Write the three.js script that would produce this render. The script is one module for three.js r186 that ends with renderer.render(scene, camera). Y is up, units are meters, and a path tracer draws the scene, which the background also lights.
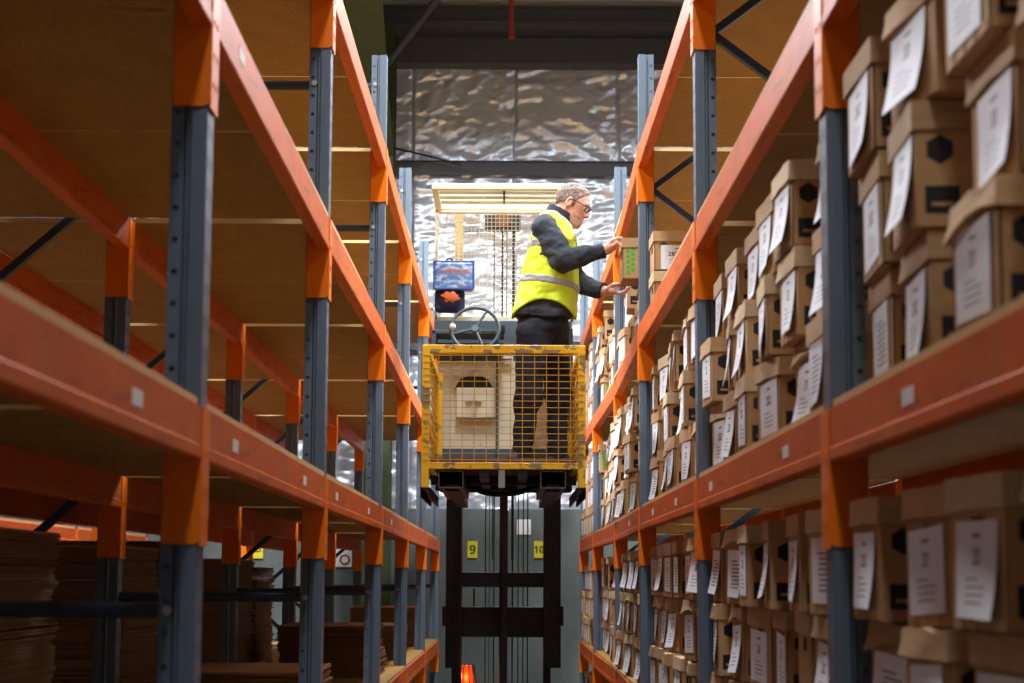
import * as THREE from 'three';
import { mergeGeometries, toCreasedNormals } from 'three/addons/utils/BufferGeometryUtils.js';
import { RoundedBoxGeometry } from 'three/addons/geometries/RoundedBoxGeometry.js';
import { RectAreaLightUniformsLib } from 'three/addons/lights/RectAreaLightUniformsLib.js';
import { ImprovedNoise } from 'three/addons/math/ImprovedNoise.js';
import { FontLoader } from 'three/addons/loaders/FontLoader.js';
import { TextGeometry } from 'three/addons/geometries/TextGeometry.js';

// ---------------------------------------------------------------- camera, exposure, lights
const scene = new THREE.Scene();
scene.background = new THREE.Color(0x000000);
const FPX = 1887, EYE = 1.65;
const camera = new THREE.PerspectiveCamera(2 * Math.atan(341.5 / FPX) * 180 / Math.PI, 1024 / 683, 0.1, 80);
camera.rotation.order = 'YXZ';
camera.position.set(0, EYE, 0);
camera.rotation.set(0.1252, -0.0016, 0.0043);
camera.focus = 11; camera.userData.fStop = 4.5;
camera.updateMatrixWorld(true);
const renderer = new THREE.WebGLRenderer({ antialias: true });
renderer.toneMapping = THREE.LinearToneMapping;
renderer.toneMappingExposure = 1.0;
renderer.shadowMap.enabled = true;
RectAreaLightUniformsLib.init();
// linear high-bay fittings, daylight white: [x, height, depth, strength]
const LAMPS = [];
const LAMP_D = [-3, 0.5, 4.5, 8.5, 12, 15.4], MAIN = [30, 46, 50, 95, 105, 120], SIDE = [5, 7, 22, 110, 190, 340];
for (const x of [0.05, -3.0, 3.1]) LAMP_D.forEach((d, i) => LAMPS.push([x, 6.9, d, (Math.abs(x) < 1 ? MAIN : SIDE)[i]]));
const LAMP_COLOR = 0xf5f8ff;

// ---------------------------------------------------------------- helpers
let seed = 7;
const rnd = () => { seed = (seed + 0x6d2b79f5) | 0; let t = Math.imul(seed ^ (seed >>> 15), 1 | seed); t = (t + Math.imul(t ^ (t >>> 7), 61 | t)) ^ t; return ((t ^ (t >>> 14)) >>> 0) / 4294967296; };
const rr = (a, b) => a + (b - a) * rnd();
const noise = new ImprovedNoise();
const fbm = (x, y, z, o = 4) => { let s = 0, a = 1, n = 0; for (let i = 0; i < o; i++) { s += a * noise.noise(x, y, z + i * 7.3); n += a; x *= 2.03; y *= 2.03; z *= 2.03; a *= 0.5; } return s / n; };
const V = (x, y, z) => new THREE.Vector3(x, y, z);
// the point that lies on the sight line through a pixel of the photograph, at a given depth down the aisle
const at = (px, py, depth) => { const v = V((px - 512) / FPX, (341.5 - py) / FPX, -1).applyQuaternion(camera.quaternion); v.multiplyScalar(depth / -v.z); return v.add(camera.position); };
const names = {};
const numbered = (n) => { if (!(n in names)) { names[n] = 0; return n; } names[n]++; return n + '_' + String(names[n]).padStart(3, '0'); };
function mesh(name, geo, mat, parent = scene) {
  const m = new THREE.Mesh(geo, mat); m.name = parent === scene ? numbered(name) : name; m.castShadow = m.receiveShadow = true; parent.add(m); return m;
}
function tag(o, label, category, group, kind) { o.userData.label = label; o.userData.category = category; if (group) o.userData.group = group; if (kind) o.userData.kind = kind; return o; }
function thing(name, label, category, pos = [0, 0, 0], group) { const g = new THREE.Group(); g.name = numbered(name); g.position.set(...pos); scene.add(g); return tag(g, label, category, group); }
function struct(name, geo, mat, label, category) { const m = mesh(name, geo, mat); tag(m, label, category); m.userData.kind = 'structure'; return m; }
const box = (w, h, d, x = 0, y = 0, z = 0) => new THREE.BoxGeometry(w, h, d).translate(x, y, z);
const rbox = (w, h, d, r, x = 0, y = 0, z = 0) => new RoundedBoxGeometry(w, h, d, 2, r).translate(x, y, z);
const cyl = (r, h, x = 0, y = 0, z = 0, s = 16) => new THREE.CylinderGeometry(r, r, h, s).translate(x, y, z);
function bar(a, b, w, d) { // a square bar from a to b
  const dir = b.clone().sub(a), L = dir.length(), g = new THREE.BoxGeometry(w, L, d);
  g.applyQuaternion(new THREE.Quaternion().setFromUnitVectors(V(0, 1, 0), dir.normalize())); return g.translate((a.x + b.x) / 2, (a.y + b.y) / 2, (a.z + b.z) / 2);
}
function rod(a, b, r, s = 10) {
  const dir = b.clone().sub(a), L = dir.length(), g = new THREE.CylinderGeometry(r, r, L, s);
  g.applyQuaternion(new THREE.Quaternion().setFromUnitVectors(V(0, 1, 0), dir.normalize())); return g.translate((a.x + b.x) / 2, (a.y + b.y) / 2, (a.z + b.z) / 2);
}
const tube = (pts, r, n = 24, s = 8, closed = false) => new THREE.TubeGeometry(new THREE.CatmullRomCurve3(pts, closed), n, r, s, closed);
const join = (list) => mergeGeometries(list.map((g) => (g.index ? g.toNonIndexed() : g)).map((g) => { for (const k of Object.keys(g.attributes)) if (!['position', 'normal', 'uv'].includes(k)) g.deleteAttribute(k); return g; }));
function poly(pts, holes = []) { const s = new THREE.Shape(pts.map((p) => new THREE.Vector2(...p))); for (const h of holes) s.holes.push(new THREE.Path(h.map((p) => new THREE.Vector2(...p)))); return s; }
const ext = (shape, depth, bevel = 0) => new THREE.ExtrudeGeometry(shape, bevel ? { depth, bevelEnabled: true, bevelSize: bevel, bevelThickness: bevel, bevelSegments: 1, steps: 1 } : { depth, bevelEnabled: false });

// ---------------------------------------------------------------- textures and materials
const hex = (c) => { const k = new THREE.Color(c); return [k.r, k.g, k.b].map((v) => Math.round(255 * (v <= 0.0031308 ? v * 12.92 : 1.055 * v ** (1 / 2.4) - 0.055))); };
function tex(w, h, fn, repeat = [1, 1], srgb = true) {
  const d = new Uint8Array(w * h * 4);
  for (let y = 0; y < h; y++) for (let x = 0; x < w; x++) { const c = fn(x / w, y / h, x, y), i = (y * w + x) * 4; d[i] = Math.max(0, Math.min(255, c[0])); d[i + 1] = Math.max(0, Math.min(255, c[1])); d[i + 2] = Math.max(0, Math.min(255, c[2])); d[i + 3] = 255; }
  const t = new THREE.DataTexture(d, w, h); t.magFilter = THREE.LinearFilter; t.minFilter = THREE.LinearMipmapLinearFilter; t.generateMipmaps = true;
  t.wrapS = t.wrapT = THREE.RepeatWrapping; t.repeat.set(...repeat); if (srgb) t.colorSpace = THREE.SRGBColorSpace; t.needsUpdate = true; return t;
}
const mix = (a, b, t) => a.map((v, i) => v + (b[i] - v) * t);
const clamp = (v, a = 0, b = 1) => Math.max(a, Math.min(b, v));
const sstep = (a, b, x) => { const t = clamp((x - a) / (b - a)); return t * t * (3 - 2 * t); };
const std = (o) => new THREE.MeshStandardMaterial({ side: THREE.DoubleSide, ...o });
const phys = (o) => new THREE.MeshPhysicalMaterial({ side: THREE.DoubleSide, ...o });
// worn powder coat on the beams: scuffs and rubbed patches with a grain of their own
const orangeTex = tex(512, 256, (u, v) => {
  const n = fbm(u * 20, v * 6, 1.2, 5), s = fbm(u * 40, v * 4, 8.1, 4), p = fbm(u * 7, v * 13, 3.3, 5);
  let c = [216 + n * 24, 98 + n * 18, 18 + n * 10];
  c = mix(c, [196, 116, 66], 0.45 * sstep(0.1, 0.42, p + s * 0.5)); c = mix(c, [128, 64, 38], 0.5 * sstep(0.22, 0.5, s - p * 0.3)); return c;
}, [0.7, 0.7]);
const M = {};
M.sticker = std({ color: 0xeceae4, roughness: 0.7 });
const uvm = (g, s) => { const p = g.attributes.position, a = new Float32Array(p.count * 2); for (let i = 0; i < p.count; i++) { a[2 * i] = (p.getX(i) + p.getZ(i)) * s; a[2 * i + 1] = p.getY(i) * s; } g.setAttribute('uv', new THREE.BufferAttribute(a, 2)); return g; };
M.orange = phys({ map: orangeTex, roughness: 0.5, specularIntensity: 0.35 });
M.connector = phys({ color: 0xf27a0c, roughness: 0.45, specularIntensity: 0.45 });
M.post = std({ map: tex(128, 256, (u, v) => { const n = fbm(u * 4, v * 9, 2, 4), s = fbm(u * 30, v * 3, 5, 3); let c = [96 + n * 16, 112 + n * 16, 128 + n * 16]; return mix(c, [118, 116, 110], 0.55 * sstep(0.25, 0.5, s)); }, [1, 0.7]), roughness: 0.42, metalness: 0.15 });
M.brace = std({ color: 0x38485c, roughness: 0.4, metalness: 0.2 });
M.zinc = std({ color: 0xb9bbb8, roughness: 0.35, metalness: 0.8 });
const boardMat = (k) => std({ map: tex(512, 512, (u, v) => {
  const a = fbm(u * 90, v * 90, k + 0.5, 3), b = fbm(u * 5, v * 7, k + 4, 4), s = fbm(u * 3 + k, v * 14, k + 9, 4);
  let c = [160 + a * 26 + b * 18, 121 + a * 22 + b * 15, 52 + a * 16 + b * 9]; return mix(c, [66, 40, 18], 0.75 * sstep(0.34, 0.58, s)); }), roughness: 0.75 });
M.boards = [boardMat(1), boardMat(5), boardMat(11)];
const cutEdge = std({ map: tex(256, 32, (u, v) => { const a = fbm(u * 120, v * 14, 3, 3); return [212 + a * 40, 180 + a * 40, 122 + a * 36]; }), roughness: 0.85 }); // raw sawn edge of the boards
const boardSkin = M.boards.map((m) => [cutEdge, cutEdge, m, m, cutEdge, cutEdge]);
const kraft = (k, base) => std({ map: tex(128, 128, (u, v) => { const a = fbm(u * 60, v * 14, k, 3), b = fbm(u * 4, v * 4, k + 3, 4); return base.map((c, i) => c + a * (14 - i * 2) + b * (18 - i * 3)); }), roughness: 0.85 });
M.kraft = [kraft(1, [184, 141, 93]), kraft(4, [172, 130, 84]), kraft(8, [194, 153, 106])];
M.lids = [kraft(21, [194, 156, 110]), kraft(24, [182, 146, 104]), kraft(28, [206, 180, 140])];
M.print = std({ color: 0x1d1a18, roughness: 0.8 });
M.printGreen = std({ color: 0x4aa832, roughness: 0.8 });
M.printDarkGreen = std({ color: 0x33452a, roughness: 0.8 });
M.black = std({ color: 0x111113, roughness: 0.6 });
M.cream = std({ map: tex(128, 128, (u, v) => { const a = fbm(u * 5, v * 5, 3, 4), b = fbm(u * 25, v * 25, 9, 3); return mix([236 + a * 8, 229 + a * 8, 200 + a * 10], [150, 130, 95], 0.6 * sstep(0.28, 0.5, b)); }), roughness: 0.45 });
M.yellow = phys({ map: tex(256, 256, (u, v) => { const a = fbm(u * 7, v * 7, 2.5, 5), b = fbm(u * 24, v * 24, 6, 3); return mix([244, 186, 10].map((c) => c + a * 18), [128, 112, 96], 0.85 * sstep(0.04, 0.16, a + 0.4 * b)); }), roughness: 0.45, clearcoat: 0.2 });
M.yellowWire = std({ map: tex(64, 64, (u, v) => mix([224, 172, 34], [160, 116, 46], sstep(0, 0.4, fbm(u * 9, v * 9, 1, 3)))), roughness: 0.5 });
M.slate = std({ color: 0x4c5c68, roughness: 0.5 });
M.darkSteel = std({ map: tex(128, 128, (u, v) => { const a = fbm(u * 5, v * 12, 6, 4); return [44 + a * 26, 38 + a * 22, 36 + a * 20]; }), roughness: 0.5, metalness: 0.35 });
M.steelBox = std({ color: 0x6a6460, roughness: 0.5, metalness: 0.5 });
M.rust = std({ map: tex(128, 128, (u, v) => { const a = fbm(u * 8, v * 8, 4, 4); return [104 + a * 50, 66 + a * 34, 42 + a * 26]; }), roughness: 0.8 });
M.foil = std({ color: 0xced4de, metalness: 0.56, roughness: 0.3 });
M.panel = std({ map: tex(256, 256, (u, v) => { const a = fbm(u * 3, v * 3, 6, 5), b = fbm(u * 40, v * 40, 2, 2); return [88 + a * 24 + b * 8, 97 + a * 22 + b * 8, 93 + a * 22 + b * 8]; }), roughness: 0.6 });
M.green = std({ color: 0x3a4420, roughness: 0.55 });
M.girt = std({ color: 0x454749, roughness: 0.6, metalness: 0.2 });
M.wall = std({ color: 0x77787a, roughness: 0.8 });
M.floor = std({ map: tex(512, 512, (u, v) => { const a = fbm(u * 6, v * 6, 1, 5), b = fbm(u * 60, v * 60, 2, 2); return [92 + a * 30 + b * 10, 91 + a * 30 + b * 10, 88 + a * 28 + b * 10]; }, [4, 8]), roughness: 0.45 });
M.roof = std({ color: 0xd0cec4, metalness: 0.15, roughness: 0.5 });
M.redPipe = std({ color: 0x8c2320, roughness: 0.5 });

// ---------------------------------------------------------------- the building
const WALL_D = 21.5, X0 = -7.2, X1 = 4.6, ZB = 7;
struct('floor', box(X1 - X0 + 0.6, 0.2, WALL_D + ZB + 0.6, (X0 + X1) / 2, -0.1, (ZB - WALL_D) / 2), M.floor, 'grey concrete warehouse floor', 'floor');
struct('wall_left', box(0.2, 12, WALL_D + ZB, X0 - 0.1, 6, (ZB - WALL_D) / 2), M.wall, 'plain grey side wall beyond the left racks', 'wall');
struct('wall_right', box(0.2, 12, WALL_D + ZB, X1 + 0.1, 6, (ZB - WALL_D) / 2), M.wall, 'plain grey side wall beyond the right rack', 'wall');
struct('wall_front', box(X1 - X0 + 0.4, 12, 0.2, (X0 + X1) / 2, 6, ZB + 0.1), M.wall, 'plain grey end wall behind the viewer', 'wall');
{ // end wall: smooth panels below, crinkled reflective foil insulation above, steel rails across
  const w = new THREE.Group(); w.name = 'wall_back'; scene.add(w); w.position.set(0, 0, -WALL_D); tag(w, 'end wall of grey-green panels below and crinkled silver foil above', 'wall'); w.userData.kind = 'structure';
  mesh('wall_core', box(X1 - X0 + 0.4, 9, 0.2, (X0 + X1) / 2, 4.5, -0.22), M.wall, w);
  for (let i = 0; i < 10; i++) mesh('panel', rbox(1.19, 2.44, 0.1, 0.006, X0 + 0.6 + i * 1.2, 1.22, -0.06), M.panel, w);
  const foilGeo = (k) => {
    const W = 1.2, H = 5.25, nx = 60, ny = 240, g = new THREE.PlaneGeometry(W, H, nx, ny), p = g.attributes.position;
    for (let i = 0; i < p.count; i++) {
      const x = p.getX(i), y = p.getY(i), e = sstep(0.602, 0.575, Math.abs(x));
      const ridge = (a) => 1 - Math.abs(a) * 2.6;
      const c = ridge(fbm(x * 2.2 + k * 9, y * 3.6, k, 2)), d = ridge(fbm(x * 5 + k * 5, y * 11, k + 4, 2));
      p.setZ(i, (0.026 * c + 0.012 * d + 0.05 * fbm(x * 1.1, y * 0.9, k + 8, 2)) * e + 0.003 * Math.abs(noise.noise(x * 24, y * 40, k)));
    }
    g.computeVertexNormals(); return g;
  };
  const foils = [foilGeo(1), foilGeo(2), foilGeo(3)];
  for (let i = 0; i < 10; i++) mesh('foil_sheet', foils[i % 3], M.foil, w).position.set(-0.54 - 1.2 * 5.5 + 1.2 * i + 0.6, 2.42 + 2.625, -0.06);
  for (const y of [6.36, 4.29]) mesh('girt', join([box(X1 - X0, y > 6 ? 0.16 : 0.09, 0.02, (X0 + X1) / 2, y, 0.1), box(X1 - X0, 0.02, 0.16, (X0 + X1) / 2, y + (y > 6 ? 0.08 : 0.045), 0.03)]), M.girt, w);
  mesh('eave_beam', box(X1 - X0, 0.3, 0.3, (X0 + X1) / 2, 7.72, 0.1), M.girt, w);
}
{ // roof: foil under wire netting on purlins, rising away from the end wall
  const r = new THREE.Group(); r.name = 'ceiling'; scene.add(r); tag(r, 'sloping roof lined with foil under wire netting', 'roof'); r.userData.kind = 'structure';
  const L = WALL_D + ZB + 0.6, tilt = Math.atan(0.1); r.position.set((X0 + X1) / 2, 8.16, -WALL_D + 0.1); r.rotation.x = -tilt;
  const g = new THREE.PlaneGeometry(X1 - X0 + 0.4, L, 200, 160); const p = g.attributes.position;
  for (let i = 0; i < p.count; i++) p.setZ(i, 0.05 * fbm(p.getX(i) * 2.5, p.getY(i) * 2.5, 4, 3));
  g.rotateX(Math.PI / 2).translate(0, 0, L / 2); g.computeVertexNormals();
  mesh('roof_lining', g, M.roof, r);
  mesh('roof_deck', box(X1 - X0 + 0.4, 0.1, L, 0, 0.14, L / 2), M.wall, r);
  for (let i = 0; i < 16; i++) mesh('purlin', join([box(X1 - X0, 0.19, 0.02, 0, -0.16, 0.42 + i * 1.7), box(X1 - X0, 0.02, 0.08, 0, -0.25, 0.45 + i * 1.7), box(X1 - X0, 0.02, 0.08, 0, -0.065, 0.45 + i * 1.7)]), M.girt, r);
  const wires = []; for (let i = 0; i < 110; i++) wires.push(box(0.004, 0.004, 3, -5.5 + i * 0.1, -0.045, 1.6)); for (let i = 0; i < 30; i++) wires.push(box(11, 0.004, 0.004, 0, -0.045, 0.1 + i * 0.1));
  mesh('roof_netting', join(wires), M.zinc, r).userData.kind = 'stuff';
}
{ // green portal column with its haunched rafter
  const c = thing('steel_column', 'dark green steel portal column rising behind the left rack to the roof', 'column', [-1.5, 0, -21.0]);
  c.userData.kind = 'structure';
  mesh('column_shaft', join([box(0.38, 7.9, 0.03, 0, 3.95, 0.26), box(0.38, 7.9, 0.03, 0, 3.95, -0.26), box(0.03, 7.9, 0.5, 0, 3.95, 0)]), M.green, c);
  const s = poly([[0.25, 6.35], [2.6, 7.75], [10, 8.55], [10, 9.0], [-0.3, 8.0], [-0.3, 7.2]]);
  mesh('rafter_web', ext(s, 0.03).rotateY(-Math.PI / 2).translate(0.015, 0, 0), M.green, c);
  mesh('rafter_flange', join([bar(V(0, 6.35, 0.25), V(0, 7.75, 2.6), 0.38, 0.03), bar(V(0, 7.75, 2.6), V(0, 8.55, 10), 0.38, 0.03)]), M.green, c);
}
tag(mesh('roof_brace', rod(at(386, 64, 20.4), at(446, -12, 20.4), 0.045), M.girt), 'grey diagonal steel brace tube below the roof at the upper left', 'brace');
tag(mesh('sprinkler_pipe', join([rod(at(511.5, 36, 20.2), at(511.5, -8, 20.2), 0.028), rod(at(511.5, 38, 20.2), at(511.5, 33, 20.2), 0.04)]), M.redPipe), 'thin red pipe hanging down from the roof', 'pipe');
tag(mesh('wall_cable', tube([at(393, 148, 21.1), at(428, 156, 21.05), at(462, 165, 21.1)], 0.012), M.black), 'black cable slung across the foil wall above the grey rail', 'cable');
// lamps over the aisles
LAMPS.forEach(([x, y, d, I], i) => {
  const where = (x < -2 ? 'above the left racks, ' : x > 2 ? 'above the right rack, ' : 'over the main aisle, ') + ['first', 'second', 'third', 'fourth', 'fifth', 'sixth'][i % 6] + ' of its row';
  const g = thing('high_bay_lamp', 'long white high-bay lamp ' + where, 'lamp', [x, y, -d], 'high-bay lamps under the roof');
  mesh('housing', join([box(0.44, 0.06, 1.7, 0, 0.05, 0), box(0.12, 0.06, 1.5, 0, 0.1, 0)]), M.sticker, g);
  mesh('diffuser', box(0.4, 0.01, 1.6, 0, 0.012, 0), std({ color: 0xffffff, emissive: LAMP_COLOR, emissiveIntensity: 2 }), g);
  for (const s of [-1, 1]) mesh('suspension_wire', rod(V(0, 0.12, s * 0.7), V(0, 1.08 + (WALL_D - d) * 0.1, s * 0.7), 0.004, 6), M.zinc, g);
  const l = new THREE.RectAreaLight(LAMP_COLOR, I, 0.4, 1.6); l.position.set(x, y - 0.01, -d); l.lookAt(x, 0, -d); scene.add(l);
});

// ---------------------------------------------------------------- pallet racks
const TOPS = [1.027, 2.037, 3.05, 4.055], POST_H = 4.59;
const FL = [1.36, 4.333, 7.349, 10.44, 13.39, 16.34, 19.35], XLs = [0.70, 0.6985, 0.709, 0.6945, 0.7075, 0.7045, 0.702];
const FR = [1.36, 4.331, 7.351, 10.40, 13.33, 16.32, 19.35], XRs = [0.73, 0.7295, 0.7305, 0.7195, 0.7495, 0.7305, 0.7305];
const postGeo = {};
for (const s of [-1, 1]) {
  const q = (pts) => pts.map(([u, w]) => [s * u, w]);
  const core = ext(poly(q([[0.004, -0.02], [0.004, 0.02], [0.02, 0.02], [0.02, 0.042], [0.036, 0.042], [0.044, 0.03], [0.05, 0.03], [0.056, 0.012], [0.085, 0.012], [0.085, -0.012], [0.056, -0.012], [0.05, -0.03], [0.044, -0.03], [0.036, -0.042], [0.02, -0.042], [0.02, -0.02]])), POST_H).rotateX(-Math.PI / 2);
  const holes = (x, r, step, off) => { const out = []; for (let y = 0.1 + off; y < POST_H - 0.05; y += step) out.push([0, 1, 2, 3, 4, 5].map((i) => [x + r * Math.cos(-i * Math.PI / 3), y + r * Math.sin(-i * Math.PI / 3)])); return out; };
  const slots = (x, step) => { const out = []; for (let y = 0.12; y < POST_H - 0.08; y += step) out.push([[x - 0.005, y], [x - 0.005, y + 0.03], [x + 0.005, y + 0.03], [x + 0.005, y]]); return out; };
  const side = (holed) => ext(poly([[0, 0], [0.03, 0], [0.03, POST_H], [0, POST_H]], holed ? holes(0.015, 0.0078, 0.075, 0) : []), 0.003);
  const a = side(true), b = side(true); // bolted flanges with punched holes, both sides of the post
  const x0 = s > 0 ? 0.055 : -0.085;
  a.translate(x0, 0, 0.037); b.translate(x0, 0, -0.04);
  const f = ext(poly([[-0.045, 0], [0.045, 0], [0.045, POST_H], [-0.045, POST_H]], [...slots(-0.022, 0.075), ...slots(0.022, 0.075)]), 0.003).rotateY(s > 0 ? -Math.PI / 2 : Math.PI / 2).translate(s > 0 ? 0.003 : -0.003, 0, 0);
  const c1 = box(0.018, POST_H, 0.003, s * 0.011, POST_H / 2, 0.0435), c2 = box(0.018, POST_H, 0.003, s * 0.011, POST_H / 2, -0.0435);
  postGeo[s] = join([core, a, b, f, c1, c2, box(0.13, 0.008, 0.14, s * 0.045, 0.004, 0)]);
}
const beamGeo = {};
const beamShape = (s) => poly([[0.0, 0.12], [0.0, 0.032], [-0.002, 0.029], [-0.002, 0.004], [0.001, 0], [0.045, 0], [0.045, 0.12]].map(([u, y]) => [s * u, y]));
function beam(rack, s, u, row, k, F, X, level, base, stickers) {
  const za = F[k] + 0.05, zb = F[k + 1] - 0.05, key = [s, k, za.toFixed(3), zb.toFixed(3)].join();
  if (!beamGeo[key]) {
    const g = ext(beamShape(s), zb - za); g.translate(0, 0, -(zb - za) / 2); beamGeo[key] = g;
  }
  const xa = s * (X[k] + u), xb = s * (X[k + 1] + u), m = mesh('beam', beamGeo[key], M.orange, rack);
  m.position.set((xa + xb) / 2 - base[0], TOPS[level] - 0.12, -(za + zb) / 2 - base[2]);
  m.rotation.y = Math.atan2(-(xb - xa), zb - za);
  const h = 0.312, y = 0.12 - h / 2;
  for (const e of [-1, 1]) { // e = -1: the far end (deeper down the aisle)
    const z = e * (zb - za) / 2, q = mesh('connector', connGeo[s + ',' + e], M.connector, m); q.position.set(0, y, z);
  }
  for (const [t, w] of stickers || []) mesh('sticker', box(0.001, 0.032, w, -s * 0.0006, 0.068, ((zb - za) / 2) * t), M.sticker, m);
}
const connGeo = {};
for (const s of [-1, 1]) for (const e of [-1, 1]) {
  const plate = ext(poly([[-0.001, -0.15], [0.012, -0.156], [0.082, -0.156], [0.085, -0.15], [0.085, 0.156], [-0.001, 0.156]].map(([u, y]) => [s * u, y])), 0.004).translate(0, 0, -0.002);
  const fl = ext(poly([[0, -0.16], [0.05, -0.16], [0.05, 0.15], [0.045, 0.156], [0, 0.156]].map(([z, y]) => [e * z, y])), 0.004).rotateY(-Math.PI / 2).translate(s > 0 ? 0 : 0.004, 0, 0);
  const hooks = [-0.1, -0.03, 0.05].map((y) => box(0.003, 0.012, 0.016, -s * 0.005, y, e * 0.03));
  connGeo[s + ',' + e] = join([plate, fl, ...hooks]);
}
function boards(rack, s, u0, u1, k, F, X, level, base) {
  for (const h of [0, 1]) {
    const L = F[k + 1] - F[k], za = F[k] + (h ? L / 2 + 0.004 : 0.055), zb = F[k] + (h ? L - 0.055 : L / 2 - 0.004), x = (X[k] + X[k + 1]) / 2;
    const w = u1 - u0, m = mesh('deck_board', boardGeo(w, zb - za), boardSkin[(k * 2 + h + level) % 3], rack);
    m.position.set(s * (x + (u0 + u1) / 2) - base[0], TOPS[level] + 0.0105, -(za + zb) / 2 - base[2]); m.rotation.y = rr(-0.002, 0.002);
  }
}
const bg = {}; const boardGeo = (w, l) => bg[w.toFixed(3) + l.toFixed(2)] ||= box(w, 0.02, l);
const uvRep = 1;
function post(rack, s, u, k, F, X, base, name = 'upright') { const m = mesh(name, postGeo[s], M.post, rack); m.position.set(s * (X[k] + u + 0.004) - base[0], 0, -F[k] - base[2]); return m; }
const cbar = (a, b) => join([bar(a, b, 0.012, 0.04), bar(a.clone().add(V(0, 0.014, 0.01)), b.clone().add(V(0, 0.014, 0.01)), 0.03, 0.006)]);
function rackRun(label, s, F, X, rows, levels, opts = {}) {
  const base = [s * X[0], 0, -F[0]], g = thing('pallet_rack', label, 'rack', base);
  rows.forEach((u, r) => {
    for (let k = 0; k < F.length; k++) post(g, s, u, k, F, X, base);
    for (let k = 0; k + 1 < F.length; k++) for (const l of levels) beam(g, s, u, r, k, F, X, l, base, r === 0 && opts.stickers ? opts.stickers[l + ',' + k] : null);
  });
  for (let r = 0; r + 1 < rows.length; r++) for (let k = 0; k + 1 < F.length; k++) for (const l of levels) boards(g, s, rows[r] + 0.008, rows[r + 1] + 0.003, k, F, X, l, base);
  for (let k = 0; k < F.length; k++) {
    const P = (u, y) => V(s * (X[k] + u) - base[0], y, -F[k] - base[2]);
    for (const [r, y, from] of opts.ties || []) {
      if (k < from) continue;
      const a = P(rows[r] + 0.06, y), b = P(rows[r + 1] + 0.03, y);
      const m = mesh('tie_bar', rod(a, b, 0.019), M.brace, g); mesh('bolt', cyl(0.011, 0.1, 0, 0, 0, 8).rotateX(Math.PI / 2).translate(a.x + s * 0.008, y, a.z), M.zinc, m);
    }
    for (const [r, ya, yb] of opts.zig || []) mesh('diagonal_brace', cbar(P(rows[r] + 0.075, ya), P(rows[r + 1] + 0.02, yb)), M.brace, g);
  }
  return g;
}
const zigzag = (r, nodes) => { const out = []; nodes.forEach(([a, b]) => out.push([r, a, b])); return out; };
rackRun('orange and blue-grey pallet rack with empty chipboard decks left of the aisle', -1, FL, XLs, [0, 0.785, 1.5], [0, 1, 2, 3], {
  ties: [[0, 1.576, 1], [0, 3.6, 2], [0, 4.42, 2]],
  zig: zigzag(1, [[0.87, 0.29], [0.87, 1.45], [2.03, 1.45], [2.03, 2.61], [3.19, 2.61], [3.19, 3.77], [4.35, 3.77]]),
  stickers: { '1,0': [[-0.48, 0.1]], '1,1': [[0.69, 0.1], [-0.49, 0.1]], '1,2': [[0.73, 0.1], [-0.4, 0.1]], '2,1': [[0.72, 0.1]], '1,3': [[0.4, 0.1]] },
});
rackRun('orange and blue-grey pallet rack full of archive boxes right of the aisle', 1, FR, XRs, [0, 0.79], [0, 1, 2, 3], {
  zig: zigzag(0, [[0.48, 0.2], [0.48, 1.04], [1.59, 1.04], [1.59, 2.15], [2.7, 2.15], [2.7, 3.25], [3.81, 3.25], [3.81, 4.37]]),
  stickers: { '1,0': [[-0.41, 0.1]], '1,1': [[0.6, 0.1], [-0.67, 0.1]], '1,2': [[0.45, 0.1], [-0.4, 0.1]], '1,3': [[0.3, 0.1]] },
});
rackRun('orange pallet rack across the next aisle, glimpsed at the far left', -1, [6.4, 9.4, 12.4, 15.4, 18.4], [3.5, 3.5, 3.5, 3.5, 3.5], [0, 0.8], [0, 1, 2], {});

// ---------------------------------------------------------------- flattened cardboard stacked in the left rack
function flatStack(x, d, deck, w, l, h, label) {
  const g = thing('cardboard_stack', label, 'cardboard', [x, deck, -d], 'stacks of flattened cardboard'), list = [];
  let y = 0, drift = 0; while (y < h) { const t = rr(0.007, 0.011); drift += rr(-0.004, 0.004); list.push(box(w * rr(0.96, 1.0), t * 0.8, l * rr(0.96, 1), drift + rr(-0.008, 0.008), y + t / 2, rr(-0.012, 0.012)).rotateY(rr(-0.012, 0.012))); y += t; }
  const m = mesh('flat_sheets', join(list), M.flat ||= kraft(31, [132, 98, 58]), g); m.userData.kind = 'stuff';
  mesh('top_sheet', rbox(w * 0.98, 0.008, l * 0.98, 0.002, drift, y + 0.004, 0), M.kraft[0], g);
}
const D0 = TOPS[0] + 0.021;
flatStack(-1.11, 8.35, D0, 0.6, 0.9, 0.2, 'low stack of flattened cardboard on the lowest left deck, nearest');
flatStack(-1.87, 6.2, D0, 0.56, 1.0, 0.74, 'tall flattened cardboard stack at the far left behind the first uprights');
flatStack(-1.87, 8.3, D0, 0.56, 0.8, 0.72, 'tall flattened cardboard stack left of the second upright, nearer one');
flatStack(-1.87, 9.4, D0, 0.56, 0.9, 0.76, 'tall flattened cardboard stack left of the second upright, middle one');
flatStack(-1.87, 11.4, D0, 0.56, 1.0, 0.7, 'tall flattened cardboard stack just left of the second upright, farthest one');
flatStack(-1.87, 12.6, D0, 0.56, 0.9, 0.66, 'tall flattened cardboard stack behind the second blue upright');
flatStack(-1.1, 12.1, D0, 0.6, 0.9, 0.3, 'low stack of flattened cardboard behind the third left upright');
flatStack(-1.1, 14.6, D0, 0.6, 0.9, 0.24, 'low stack of flattened cardboard behind the fourth left upright');
flatStack(-1.1, 17.4, D0, 0.6, 0.9, 0.34, 'low stack of flattened cardboard at the far end of the left rack');

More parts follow.
